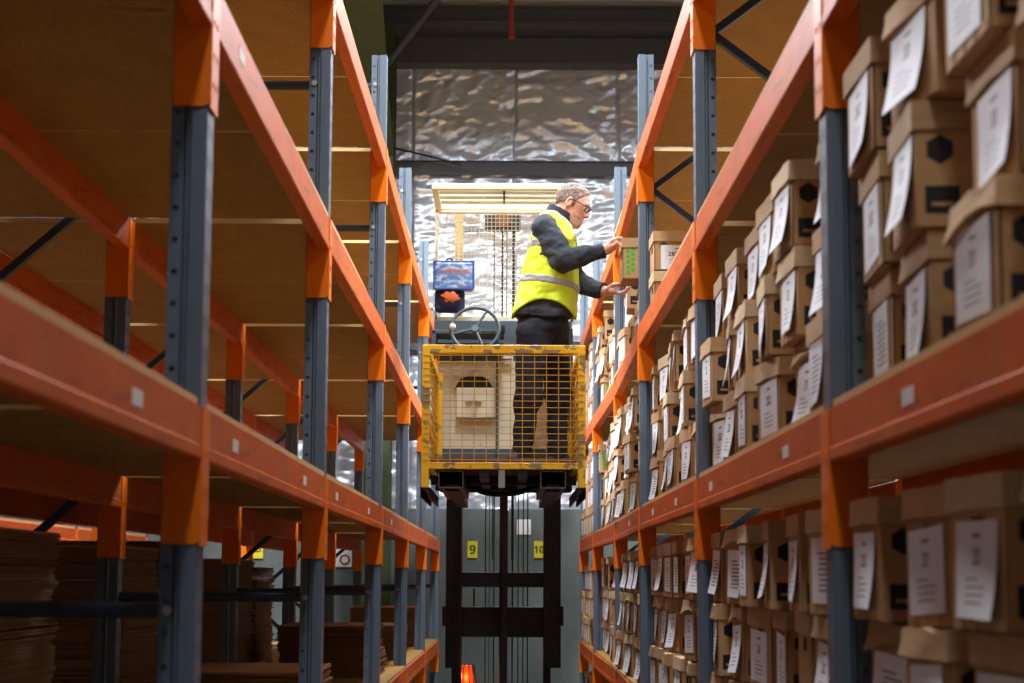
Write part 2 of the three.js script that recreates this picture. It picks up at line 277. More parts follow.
// ---------------------------------------------------------------- archive boxes
const BW = 0.3, BD = 0.38;
function labelTex(no, kind, cx = 96) {
  const c = document.createElement('canvas'); c.width = 192; c.height = 136; const x = c.getContext('2d');
  x.fillStyle = '#eef0f4'; x.fillRect(0, 0, 192, 136); x.fillStyle = '#50525a';
  x.textAlign = 'center';
  if (kind === 0) { x.fillRect(76, 18, 40, 5); x.fillStyle = '#1c1d22'; x.font = 'bold 34px sans-serif'; x.fillText(no, cx, 62); x.fillStyle = '#8d9098'; for (let i = 0; i < 4; i++) x.fillRect(46, 80 + i * 11, 60 + ((i * 37) % 40), 3); }
  else { x.fillStyle = '#6d7078'; for (let i = 0; i < 8; i++) x.fillRect(48 + ((i * 13) % 17), 30 + i * 11, 80 + ((i * 29) % 30), 4); }
  const t = new THREE.CanvasTexture(c); t.colorSpace = THREE.SRGBColorSpace; return t;
}
M.sheets = ['282', '28', '24', '31', '33'].map((n) => std({ map: labelTex(n, 0), roughness: 0.7 })).concat([std({ map: labelTex('', 1), roughness: 0.7 })]);
const sheetGeos = [0, 1, 2].map((k) => { const g = new THREE.PlaneGeometry(0.225, 0.16, 8, 6), p = g.attributes.position; for (let i = 0; i < p.count; i++) { const t = 0.5 - p.getY(i) / 0.16; p.setZ(i, 0.0015 + [0.0, 0.022, 0.01][k] * t * t * (1 + p.getX(i) * (k - 1) * 6)); } g.computeVertexNormals(); return g.rotateY(-Math.PI / 2); });
const cartonGeos = {};
function cartonGeo(H) { // open-topped carton with a cut hand hole in the end panel
  if (cartonGeos[H]) return cartonGeos[H];
  const h = H - 0.004, t = 0.004, hole = [[-0.04, h - 0.1], [-0.04, h - 0.066], [0.04, h - 0.066], [0.04, h - 0.1]];
  const end = () => ext(poly([[-BW / 2, 0], [BW / 2, 0], [BW / 2, h], [-BW / 2, h]], [hole]), t).rotateY(-Math.PI / 2);
  const tabs = [-0.11, -0.035, 0.035, 0.11].map((z) => box(0.002, 0.02, 0.045, -BD / 2 - 0.0008, 0.012, z));
  return cartonGeos[H] = join([end().translate(-BD / 2 + t, 0, 0), end().translate(BD / 2, 0, 0), box(BD, h, t, 0, h / 2, BW / 2 - t / 2), box(BD, h, t, 0, h / 2, -BW / 2 + t / 2), box(BD, t, BW, 0, t / 2, 0), ...tabs]);
}
const lidGeos = [0, 1, 2, 3].map((k) => {
  const g = new THREE.BoxGeometry(BD + 0.014, 0.058, BW + 0.014, 4, 2, 4), p = g.attributes.position;
  for (let i = 0; i < p.count; i++) {
    let x = p.getX(i), y = p.getY(i), z = p.getZ(i); const low = y < -0.02 ? 1 : 0, edge = Math.abs(x) > 0.19 || Math.abs(z) > 0.153;
    const n = (a) => noise.noise(x * 9 + k * 3.1, z * 9 + k, y * 20 + a);
    y += (y > 0.02 ? -0.006 : 0.004) * Math.abs(n(2)) * (k + 1); if (edge) { x += n(5) * 0.004 * k; z += n(8) * 0.004 * k; }
    if (low && edge) { x *= 1 + 0.012 * k; z *= 1 + 0.008 * k; }
    if (k === 3 && low && x < -0.17) y += 0.016 * Math.sin(z * 14 + 1);
    p.setXYZ(i, x, y, z);
  }
  return toCreasedNormals(g, 0.5).translate(0, -0.029, 0);
});
const hexa = (r, n = 6) => poly(Array.from({ length: n }, (_, i) => [r * Math.cos(i * 2 * Math.PI / n + Math.PI / 6), r * Math.sin(i * 2 * Math.PI / n + Math.PI / 6)]));
function markGeo(H, kind) { // print on the long side: seen from the side nearest the camera
  const list = [], z = BW / 2 + 0.0003;
  const put = (shape, x, y) => list.push(ext(shape, 0.0005).translate(x, y, z));
  if (kind === 'green') { const q = [[0, 0], [1, 0.5], [0, 1], [1, 1.5], [0, 2], [0, 3], [1, 2.5], [1, 3.5], [0, 4], [1, 4.5]]; for (const c of [0, 1, 2]) for (const [a, b] of q) put(hexa(0.0135), -BD / 2 + 0.03 + a * 0.026 + c * 0.12, 0.035 + b * 0.03); }
  else {
    put(hexa(0.028), -BD / 2 + 0.045, H - 0.095); put(poly([[-0.032, -0.026], [0.032, -0.026], [0.032, 0.026], [-0.032, 0.026]], [[[-0.02, -0.012], [-0.02, -0.004], [0.02, -0.004], [0.02, -0.012]]]), -BD / 2 + 0.048, 0.05);
  }
  return join(list);
}
const mg = {};
const ord = ['first', 'second', 'third', 'fourth', 'fifth', 'sixth', 'seventh', 'eighth', 'ninth', 'tenth'];
const shelfName = ['lower', 'middle', 'upper'], bayName = ['nearest', 'second', 'third', 'fourth', 'fifth'];
function archiveBox(H, label, pos, yaw, o = {}) {
  const g = thing('archive_box', label, 'box', pos, 'archive boxes on the right rack'), v = Math.floor(rnd() * 3); g.rotation.y = yaw;
  mesh('carton', cartonGeo(H), M.kraft[v], g);
  const lid = mesh('lid', lidGeos[o.lid ?? Math.floor(rnd() * 4)], M.lids[Math.floor(rnd() * 3)], g); lid.position.y = H - 0.001; lid.rotation.set(o.tiltX || 0, rr(-0.012, 0.012), o.tilt || 0);
  const kind = o.green ? 'green' : 'black', key = H + kind; mg[key] ||= markGeo(H, kind);
  mesh('printed_marks', mg[key], o.green ? M.printGreen : M.print, g).userData.kind = 'stuff';
  if (!o.nolabel) { const sh = mesh('label_sheet', sheetGeos[Math.floor(rnd() * 3)], M.sheets[Math.floor(rnd() * 6)], g); sh.position.set(-BD / 2 - 0.002, H * 0.42 + rr(-0.008, 0.006), rr(-0.018, 0.018)); sh.rotation.x = rr(-0.05, 0.05); }
  return g;
}
const HB = [0.258, 0.24, 0.236];
function fillBay(level, k, rows, dFrom, dTo, o = {}) {
  const H = HB[level], deck = TOPS[level] + 0.022, n = Math.round((dTo - dFrom) / (o.pitch || 0.48)), pitch = (dTo - dFrom) / n;
  for (let c = 0; c < n; c++) {
    let x = XRs[k] + 0.03 + BD / 2 + rr(0, 0.02);
    const top = o.tops ? o.tops[c % o.tops.length] : rows;
    for (let r = 0; r < top; r++) {
      const d = dFrom + pitch * (c + 0.5) + rr(-0.035, 0.035), dx = rr(-0.03, 0.03), yaw = rr(-0.08, 0.11);
      const green = o.green && rnd() < o.green, rowN = ['bottom', 'second', 'third', 'fourth'][r];
      if (o.skip && o.skip(c, r)) continue;
      archiveBox(H, `${green ? 'green-dotted' : 'brown cardboard'} archive box, ${shelfName[level]} shelf, ${bayName[k]} bay, ${rowN} row, ${ord[c]} from camera`, [x + dx + 0.01, deck + r * (H + 0.001), -d], yaw, { green, nolabel: rnd() < 0.04 });
    }
  }
}
fillBay(1, 0, 3, 2.42, 4.24, { pitch: 0.45 }); fillBay(0, 0, 3, 2.42, 4.24, { pitch: 0.45 });
for (let k = 1; k < 5; k++) for (const l of [0, 1]) fillBay(l, k, 3, FR[k] + 0.09, FR[k + 1] - 0.09, { green: l === 1 && k > 2 ? 0.3 : 0 });
fillBay(2, 3, 3, FR[3] + 0.53, FR[4] - 0.09, { green: 0.6, tops: [1, 2, 2, 2] });
fillBay(2, 4, 2, FR[4] + 0.09, FR[5] - 0.09, { green: 0.3, tops: [2, 3, 2, 3] });
const DU = TOPS[2] + 0.022;
{ // two boxes turned with their labels towards the camera, beyond the diagonal braces
  const mk = (y, label, lab) => { const b = archiveBox(0.216, label, [0.965, DU + y, -10.1], 0, { nolabel: true, lid: 0, green: false });
    b.children.filter((m) => m.name === 'printed_marks').forEach((m) => b.remove(m));
    mesh('printed_marks', ext(hexa(0.022), 0.0005).translate(-0.14, 0.132, BW / 2 + 0.0003), M.printDarkGreen, b);
    if (lab) { const s = mesh('label_sheet', new THREE.PlaneGeometry(0.19, 0.13), M.sideSheet ||= std({ map: labelTex('282', 0, 66), roughness: 0.7 }), b); s.position.set(-0.06, 0.072, BW / 2 + 0.002); } };
  mk(0, 'plain archive box, lower of two behind the brace on upper shelf', false);
  mk(0.217, 'archive box with white 282 label facing the camera on upper shelf', true);
}
archiveBox(0.27, 'brown archive box under the green-dotted box held by the man', [0.73 + 0.215, DU, -10.72], 0, { green: true });
archiveBox(0.236, 'green-dotted archive box pulled out of the rack by the man', [0.645 + BD / 2, DU + 0.272, -10.72], 0.0, { green: true, nolabel: true, lid: 0 });
{ // boxes at the far end and on the floor, too small to tell apart
  const carton = box(BD, 0.2, BW, 0, 0.1, 0), lid = box(BD + 0.014, 0.055, BW + 0.014, 0, 0.215, 0), sheet = box(0.002, 0.15, 0.2, -BD / 2 - 0.002, 0.1, 0);
  const paint = (g, c) => { g = g.toNonIndexed(); const n = g.attributes.position.count, a = new Float32Array(n * 3), k = new THREE.Color(c); for (let i = 0; i < n; i++) a.set([k.r, k.g, k.b], i * 3); g.setAttribute('color', new THREE.BufferAttribute(a, 3)); return g; };
  const g = mergeGeometries([paint(carton, 0xb0875a), paint(lid, 0xbf9a70), paint(sheet, 0xe8eaee)]), spots = [];
  for (const l of [0, 1, 2]) for (let c = 0; c < 8; c++) for (let r = 0; r < 3 - (l === 2 ? c % 2 : 0); r++) spots.push([XRs[5] + 0.03 + BD / 2, TOPS[l] + 0.022 + r * 0.243, -(FR[5] + 0.26 + c * 0.355)]);
  for (let k = 3; k < 6; k++) for (let c = 0; c < 7; c++) for (let r = 0; r < 3; r++) spots.push([XRs[k] + 0.05 + BD / 2, r * 0.243 + 0.01, -(FR[k] + 0.3 + c * 0.39)]);
  const im = new THREE.InstancedMesh(g, std({ vertexColors: true, roughness: 0.85 }), spots.length), m4 = new THREE.Matrix4();
  spots.forEach(([x, y, z], i) => { m4.makeRotationY(rr(-0.03, 0.03)); m4.setPosition(x + rr(-0.02, 0.02), y, z); im.setMatrixAt(i, m4); });
  im.name = 'distant_archive_boxes'; im.castShadow = im.receiveShadow = true; scene.add(im); tag(im, 'archive boxes at the far end and floor level of the right rack', 'boxes', null, 'stuff');
}

// ---------------------------------------------------------------- signs on the end wall
const font = await new FontLoader().loadAsync('fonts/droid/droid_sans_bold.typeface.json');
M.signYellow = std({ color: 0xe2d21a, roughness: 0.6 });
function bayNumber(text, px, py, label) {
  const p = at(px, py, WALL_D - 0.03), g = thing('number_sign', label, 'sign', [p.x, p.y - 0.09, -(WALL_D - 0.02)]);
  mesh('plate', rbox(0.115, 0.19, 0.01, 0.002, 0, 0.09, 0), M.signYellow, g);
  if (text) { const t = new TextGeometry(text, { font, size: text.length > 1 ? 0.08 : 0.1, depth: 0.002 }); t.computeBoundingBox(); const b = t.boundingBox; t.translate(-(b.min.x + b.max.x) / 2, 0.09 - (b.min.y + b.max.y) / 2, 0.005); mesh('numeral', t, M.black, g); }
  else mesh('symbol', new THREE.TorusGeometry(0.03, 0.006, 6, 20).translate(0, 0.1, 0.006), M.black, g);
}
bayNumber('9', 472.5, 549.5, 'yellow wall sign with the numeral 9 left of the lift cylinder');
bayNumber('10', 539, 549.5, 'yellow wall sign with the numeral 10 beside the right mast channel');
bayNumber('', 258, 550, 'yellow sign on the end wall glimpsed through the left rack');
{ const p = at(524, 527, WALL_D - 0.03); tag(mesh('wall_notice', rbox(0.16, 0.17, 0.006, 0.002, p.x, p.y, -(WALL_D - 0.02)), M.sticker), 'blank pale notice on the end wall above the number signs', 'notice');
  const q = at(343, 558, WALL_D - 0.03), s = thing('round_symbol_sign', 'pale wall sign with a dark red ring seen through the left rack', 'sign', [q.x, q.y, -(WALL_D - 0.02)]);
  mesh('plate', rbox(0.2, 0.2, 0.006, 0.002), M.sticker, s); mesh('ring', new THREE.TorusGeometry(0.05, 0.01, 6, 24).translate(0.02, -0.02, 0.004), M.redPipe, s); }

// ---------------------------------------------------------------- work cage on the forks
const CF = 9.8, CBK = 11.25; // depth of the front and the back of the cage
{
  const a = at(422.5, 345, CF), b = at(585.5, 470, CF), xl = a.x, xr = b.x, yt = a.y, yb = b.y, fl = yb + 0.045, cx = (xl + xr) / 2, L = CBK - CF;
  const g = thing('work_cage', 'worn yellow mesh work cage carrying the man above the mast', 'cage', [cx, yb, -CF]);
  const W = xr - xl, H = yt - yb;
  const X = (px) => at(px, 400, CF).x - cx;
  mesh('top_rail', uvm(rbox(W, 0.045, 0.04, 0.005, 0, H - 0.022, 0), 1.6), M.yellow, g);
  mesh('bottom_rail', uvm(rbox(W, 0.035, 0.04, 0.004, 0, 0.018, 0), 1.6), M.yellow, g);
  for (const s of [-1, 1]) {
    mesh('corner_post', uvm(rbox(0.04, H + 0.09, 0.045, 0.004, s * (W / 2 - 0.02), H / 2 - 0.05, 0), 0.8), M.yellow, g);
    mesh('corner_post', uvm(rbox(0.055, H + 0.02, 0.045, 0.004, s * (W / 2 - 0.03), H / 2, -L), 0.8), M.yellow, g);
    mesh('side_rail', box(0.035, 0.04, L, s * (W / 2 - 0.02), H - 0.02, -L / 2), M.yellow, g);
    mesh('side_rail', box(0.035, 0.04, L, s * (W / 2 - 0.02), 0.02, -L / 2), M.yellow, g);
    mesh('corner_gusset', ext(poly([[0, 0], [0.34, 0], [0, -0.13]].map(([z, y]) => [z, y])), 0.006).rotateY(Math.PI / 2).translate(s * (W / 2 - 0.02), H - 0.04, -0.02), M.rust, g);
    for (let i = 1; i < 12; i++) mesh('wire', box(0.004, H - 0.06, 0.004, s * (W / 2 - 0.02), H / 2, -L * i / 12), M.yellowWire, g);
    for (let i = 1; i < 10; i++) mesh('wire', box(0.004, 0.004, L, s * (W / 2 - 0.026), 0.03 + (H - 0.06) * i / 10, -L / 2), M.yellowWire, g);
  }
  for (let i = 0; i < 13; i++) { const x = X(438.5 + i * 12.0); if (x < W / 2 - 0.03) mesh('wire', box(0.0036, H - 0.03, 0.0036, x, H / 2 - 0.005, 0.012), M.yellowWire, g); }
  for (let i = 1; i < 18; i++) mesh('wire', box(W - 0.02, 0.0036, 0.0036, 0, 0.015 + (H - 0.05) * i / 17.6, 0.0235), M.yellowWire, g);
  mesh('cage_floor', rbox(W - 0.09, 0.03, L, 0.003, 0, fl - yb + 0.0, -L / 2 - 0.01), M.rust, g);
  mesh('underframe', join([box(W - 0.06, 0.05, 0.06, 0, -0.03, -0.5), box(W - 0.06, 0.05, 0.06, 0, -0.03, -1.2), box(0.05, 0.05, L, -0.1, -0.02, -L / 2), box(0.05, 0.05, L, 0.1, -0.02, -L / 2)]), M.darkSteel, g);
  for (const [p0, p1] of [[439.5, 463.5], [541, 565.5]]) {
    const x = (X(p0) + X(p1)) / 2, w = X(p1) - X(p0), t = 0.005, h = 0.085;
    mesh('fork_pocket', join([box(w, t, L, x, -0.008, -L / 2), box(w, t, L, x, -0.008 - h, -L / 2), box(t, h, L, x - w / 2, -0.008 - h / 2, -L / 2), box(t, h, L, x + w / 2, -0.008 - h / 2, -L / 2)]), M.steelBox, g);
  }
  mesh('centre_bracket', rbox(0.035, 0.1, 0.02, 0.003, X(502), -0.045, 0.0), M.zinc, g);
  for (const s of [-1, 1]) mesh('skid_channel', join([box(0.008, 0.05, 1.25, s * (W / 2 - 0.04), -0.12, -0.65), box(0.05, 0.008, 1.25, s * (W / 2 - 0.02), -0.095, -0.65), box(0.008, 0.05, 1.25, s * (W / 2 - 0.0), -0.12, -0.65)]), M.darkSteel, g);
  mesh('hose', tube([V(-0.2, -0.06, -0.6), V(-0.08, -0.1, -0.55), V(0.06, -0.1, -0.5), V(0.2, -0.05, -0.6)], 0.014), M.black, g);
  globalThis.cageFloorY = fl + 0.015;
}
const FLOOR_Y = globalThis.cageFloorY;

// ---------------------------------------------------------------- the order-picking truck behind the cage
{
  const TD = 12.0, q = (px, py, d = TD) => at(px, py, d), o = [0, 0, -TD - 0.6];
  const g = thing('order_picker_truck', 'cream and slate order-picking truck with raised cab and dark mast', 'truck', o);
  const l = (v) => v.clone().sub(V(...o));
  const slab = (x0, y0, x1, y1, d, t, mat, name, parent = g, r = 0.004) => { const a = l(q(x0, y1, d)), b = l(q(x1, y0, d)); return mesh(name, rbox(b.x - a.x, b.y - a.y, t, Math.min(r, t / 3), (a.x + b.x) / 2, (a.y + b.y) / 2, a.z - t / 2), mat, parent); };
  // lower cab
  const panel = slab(437, 361, 523, 449, 11.6, 0.05, M.cream, 'cab_panel');
  slab(523, 361, 572, 449, 11.6, 0.05, M.cream, 'cab_panel');
  const cover = slab(456, 388, 496, 418, 11.52, 0.07, M.cream, 'storage_box', g, 0.01);
  { const a = l(q(474, 389, 11.58)); mesh('handle_recess', ext(poly([[-0.12, 0], [0.12, 0], [0.085, 0.06], [0.05, 0.075], [-0.05, 0.075], [-0.085, 0.06]]), 0.03).translate(a.x, a.y, a.z - 0.01), M.black, g);
    mesh('box_handle', join([box(0.1, 0.03, 0.012, a.x + 0.0, a.y - 0.07, a.z + 0.08), box(0.01, 0.08, 0.01, a.x, a.y - 0.12, a.z + 0.075)]), M.cream, g); }
  slab(437, 449, 572, 459, 11.58, 0.06, M.slate, 'kick_plate');
  slab(437, 343, 572, 361, 11.6, 0.06, M.slate, 'dashboard');
  slab(495.5, 340, 499.5, 452, 11.5, 0.03, M.slate, 'cab_upright');
  slab(568, 328, 573, 455, 11.5, 0.03, M.slate, 'cab_upright');
  slab(434, 321, 572, 345, 11.75, 0.1, M.slate, 'console');
  slab(432, 330, 504, 333.5, 11.3, 0.3, M.slate, 'console_shelf');
  slab(432, 330, 436, 346, 11.3, 0.3, M.slate, 'console_shelf_bracket'); slab(496, 330, 500, 346, 11.3, 0.05, M.slate, 'console_shelf_bracket');
  slab(501, 325, 505, 333, 11.25, 0.03, M.black, 'control_knob');
  slab(516, 334, 520, 341, 11.5, 0.04, M.zinc, 'switch');
  const sw = slab(501, 356, 513, 361, 11.55, 0.02, M.sticker, 'warning_sticker');
  { const a = l(q(502, 360.2, 11.54)), b = l(q(512, 358.6, 11.54)); mesh('sticker_stripe', box(b.x - a.x, b.y - a.y, 0.003, (a.x + b.x) / 2, (a.y + b.y) / 2, a.z), M.redPipe, sw); }
  { // steering wheel on the console
    const c = l(q(475, 329, 11.2)), R = l(q(499, 329, 11.2)).x - c.x;
    const w = new THREE.Group(); w.name = 'steering_wheel'; w.position.copy(c); w.rotation.x = -0.35; g.add(w);
    mesh('rim', new THREE.TorusGeometry(R, 0.011, 10, 40), M.slate, w); mesh('hub', cyl(0.022, 0.03, 0, 0, 0).rotateX(Math.PI / 2), M.slate, w);
    for (const t of [1.05, 3.4, 5.1]) mesh('spoke', rod(V(0, 0, 0), V(R * Math.cos(t), R * Math.sin(t), 0), 0.008), M.slate, w);
    mesh('spinner_knob', new THREE.SphereGeometry(0.02, 14, 10).translate(-R + 0.01, -0.0, 0.03), M.sticker, w);
  }
  // mesh screen with its frame
  for (const [x0, x1] of [[434.5, 438.5], [570, 574]]) slab(x0, 205, x1, 322, TD, 0.04, M.cream, 'screen_post');
  slab(434.5, 317, 574, 321.5, TD, 0.04, M.cream, 'screen_rail'); slab(434.5, 208, 574, 212.5, TD, 0.04, M.cream, 'screen_rail');
  { const wires = [], a = l(q(438, 318, TD)), b = l(q(571, 211, TD)), sp = 0.0262; for (let x = a.x + sp; x < b.x; x += sp) wires.push(box(0.004, b.y - a.y, 0.004, x, (a.y + b.y) / 2, a.z - 0.01)); for (let y = a.y + sp; y < b.y; y += sp) wires.push(box(b.x - a.x, 0.004, 0.004, (a.x + b.x) / 2, y, a.z - 0.015)); mesh('wire_screen', join(wires), M.cream, g).userData.kind = 'stuff'; }
  // overhead guard
  { const a = l(q(432, 190, 11.4)), b = l(q(573, 184.5, 11.4)), h = b.y - a.y, bk = 0.62, w = b.x - a.x, cx = (a.x + b.x) / 2;
    mesh('guard_beam', rbox(w, h, 0.05, 0.006, cx, a.y + h / 2, a.z), M.cream, g); mesh('guard_beam', rbox(w, 0.05, 0.05, 0.006, cx, a.y + h / 2, a.z - bk), M.cream, g);
    for (const s of [-1, 1]) mesh('guard_side', rbox(0.04, 0.05, bk, 0.006, cx + s * (w / 2 - 0.02), a.y + h / 2, a.z - bk / 2), M.cream, g);
    for (let i = 1; i < 4; i++) mesh('guard_bar', rbox(w - 0.06, 0.03, 0.1, 0.004, cx, a.y + h / 2 + 0.01, a.z - bk * i / 4), M.cream, g);
    mesh('guard_bracket', box(0.012, 0.04, 0.3, cx - 0.0 + 0.01, a.y, a.z - 0.17), M.rust, g); }
  // upper mast behind the screen
  slab(454.5, 213, 463, 330, 12.35, 0.06, M.rustCream ||= std({ color: 0xb99a62, roughness: 0.6 }), 'mast_rail');
  slab(485, 215, 521, 229, 12.35, 0.1, M.darkSteel, 'crosshead');
  for (const [x0, x1] of [[486, 488], [492, 495], [500, 503.5], [505, 508], [511, 515]]) slab(x0, 215, x1, 560, 12.4, 0.03, M.darkSteel, 'lift_chain');
  { const c = l(q(503, 220, 12.3)); mesh('chain_wheel', cyl(0.05, 0.03, 0, 0, 0, 20).rotateX(Math.PI / 2).translate(c.x, c.y, c.z), M.rust, g); }
  slab(466, 228, 484, 231, 12.38, 0.03, M.slate, 'mast_tie');
  // forks under the cage, their carriage, lower mast
  for (const [x0, x1] of [[443, 461], [544, 562]]) { const a = l(q(x0, 484, 9.9)), b = l(q(x1, 476, 9.9)); mesh('fork', rbox(b.x - a.x - 0.02, 0.04, 2.3, 0.004, (a.x + b.x) / 2, FLOOR_Y - 0.15, -11.05 - o[2] - 0.0), M.darkSteel, g); }
  slab(440, 459, 572, 492, 12.1, 0.08, M.darkSteel, 'fork_carriage');
  for (const [x0, x1] of [[445, 462], [543.5, 561]]) slab(x0, 470, x1, 668, 12.3, 0.12, M.darkSteel, 'mast_channel');
  for (const [x0, x1] of [[451, 463], [543, 551]]) slab(x0, 470, x1, 720, 12.5, 0.1, M.darkSteel, 'mast_channel');
  for (const [x0, x1] of [[442, 446], [560, 563.5]]) slab(x0, 606, x1, 626, 12.28, 0.14, M.darkSteel, 'mast_bracket');
  slab(462, 572.5, 544, 587, 12.36, 0.06, M.darkSteel, 'mast_crossmember'); slab(460, 607, 545, 637, 12.36, 0.06, M.darkSteel, 'mast_crossmember');
  slab(498.5, 470, 508, 730, 12.26, 0.09, M.darkSteel, 'lift_cylinder', g, 0.03);
  for (const [x0, x1] of [[484, 486.5], [488, 490], [492.5, 495], [511, 513.5], [517, 519], [522, 524], [526.5, 528.5]]) slab(x0, 488, x1, 730, 12.44, 0.02, M.darkSteel, 'mast_chain');
  slab(473, 588, 475, 607, 12.44, 0.02, M.darkSteel, 'hose_stay');
  // chassis below the frame of the photograph
  mesh('chassis', rbox(0.95, 0.62, 2.0, 0.04, 0, 0.43, -13.3 - o[2]), M.slate, g);
  for (const s of [-1, 1]) for (const d of [12.2, 14.0]) mesh('wheel', cyl(0.16, 0.12, 0, 0, 0, 24).rotateZ(Math.PI / 2).translate(s * 0.4, 0.16, -d - o[2]), M.black, g);
  { const c = l(q(466.5, 676, 12.7)); const st = mesh('beacon_stem', cyl(0.02, c.y - 0.7, c.x, (c.y + 0.7) / 2, c.z), M.darkSteel, g);
    mesh('warning_beacon', new THREE.CylinderGeometry(0.04, 0.058, 0.12, 20).translate(c.x, c.y + 0.01, c.z), std({ color: 0xd8481a, roughness: 0.3, emissive: 0xff5a1c, emissiveIntensity: 0.55 }), g);
    const b = l(q(466.5, 676, 12.7)); for (let i = 0; i < 10; i++) { const t = i / 10 * Math.PI * 2; mesh('beacon_guard', rod(V(b.x + 0.064 * Math.cos(t), b.y - 0.06, b.z + 0.064 * Math.sin(t)), V(b.x + 0.048 * Math.cos(t), b.y + 0.075, b.z + 0.048 * Math.sin(t)), 0.004, 6), M.black, g); }
    const p = new THREE.PointLight(0xff6a2a, 0.12, 3); p.position.set(b.x + o[0], b.y + o[1], b.z + o[2] + 0.08); p.castShadow = true; scene.add(p); }
}
{ // bag hung on the screen
  const d = 11.8, a = at(434.5, 292, d), b = at(474, 264, d), c = at(435, 313, d), e = at(465, 291, d), p = [(a.x + b.x) / 2, c.y, -d];
  const g = thing('rucksack', 'blue and orange rucksack under a clear blue cover hung on the screen', 'bag', p);
  const blue = phys({ map: tex(128, 128, (u, v) => { const n = fbm(u * 4, v * 5, 3, 4), r = sstep(0.12, 0.04, Math.abs(v - 0.62 - 0.1 * n)) * sstep(0.05, 0.3, u) * sstep(1, 0.8, u); let k = mix([96, 134, 200].map((q) => q + n * 40), [196, 208, 230], sstep(-0.15, 0.3, fbm(u * 6, v * 6, 7, 3))); return mix(k, [206, 112, 96], 0.75 * r); }), roughness: 0.3, clearcoat: 0.5, clearcoatRoughness: 0.2 });
  const W = b.x - a.x, H = b.y - a.y, y0 = a.y - c.y;
  const cov = rbox(W, H, 0.13, 0.02, 0, y0 + H / 2, 0.05); const pp = cov.attributes.position; for (let i = 0; i < pp.count; i++) pp.setZ(i, pp.getZ(i) + 0.02 * fbm(pp.getX(i) * 12, pp.getY(i) * 12, 2, 2)); cov.computeVertexNormals();
  mesh('blue_cover', cov, blue, g);
  const trim = std({ color: 0x2c58a8, roughness: 0.5 }); for (const y of [y0 + 0.004, y0 + H - 0.004]) mesh('cover_piping', rod(V(-W / 2, y, 0.115), V(W / 2, y, 0.115), 0.006), trim, g); for (const s of [-1, 1]) mesh('cover_piping', rod(V(s * W / 2, y0, 0.115), V(s * W / 2, y0 + H, 0.115), 0.006), trim, g);
  const w2 = e.x - c.x, x2 = (c.x + e.x) / 2 - p[0];
  mesh('lower_pouch', new THREE.SphereGeometry(0.5, 24, 16).scale(w2 * 0.96, (e.y - c.y) * 1.05, 0.15).translate(x2, (e.y - c.y) / 2, 0.03), std({ color: 0x20264a, roughness: 0.7 }), g);
  mesh('pouch_body', rbox(w2, e.y - c.y, 0.1, 0.025, x2, (e.y - c.y) / 2, 0.02), std({ color: 0x23284c, roughness: 0.7 }), g);
  const og = new THREE.SphereGeometry(0.5, 36, 20), op = og.attributes.position; for (let i = 0; i < op.count; i++) { const q = 1 + 0.9 * fbm(op.getX(i) * 4, op.getY(i) * 4, 1, 3); op.setXYZ(i, op.getX(i) * q, op.getY(i) * q, op.getZ(i)); }
  og.scale(w2 * 0.55, (e.y - c.y) * 0.5, 0.03).translate(x2 + 0.01, (e.y - c.y) * 0.62, 0.102); og.computeVertexNormals();
  mesh('orange_panel', og, std({ color: 0xe06a34, roughness: 0.5 }), g);
  mesh('carry_loop', new THREE.TorusGeometry(0.024, 0.005, 8, 20).translate(-0.03, y0 + H + 0.008, 0.01), M.black, g);
}
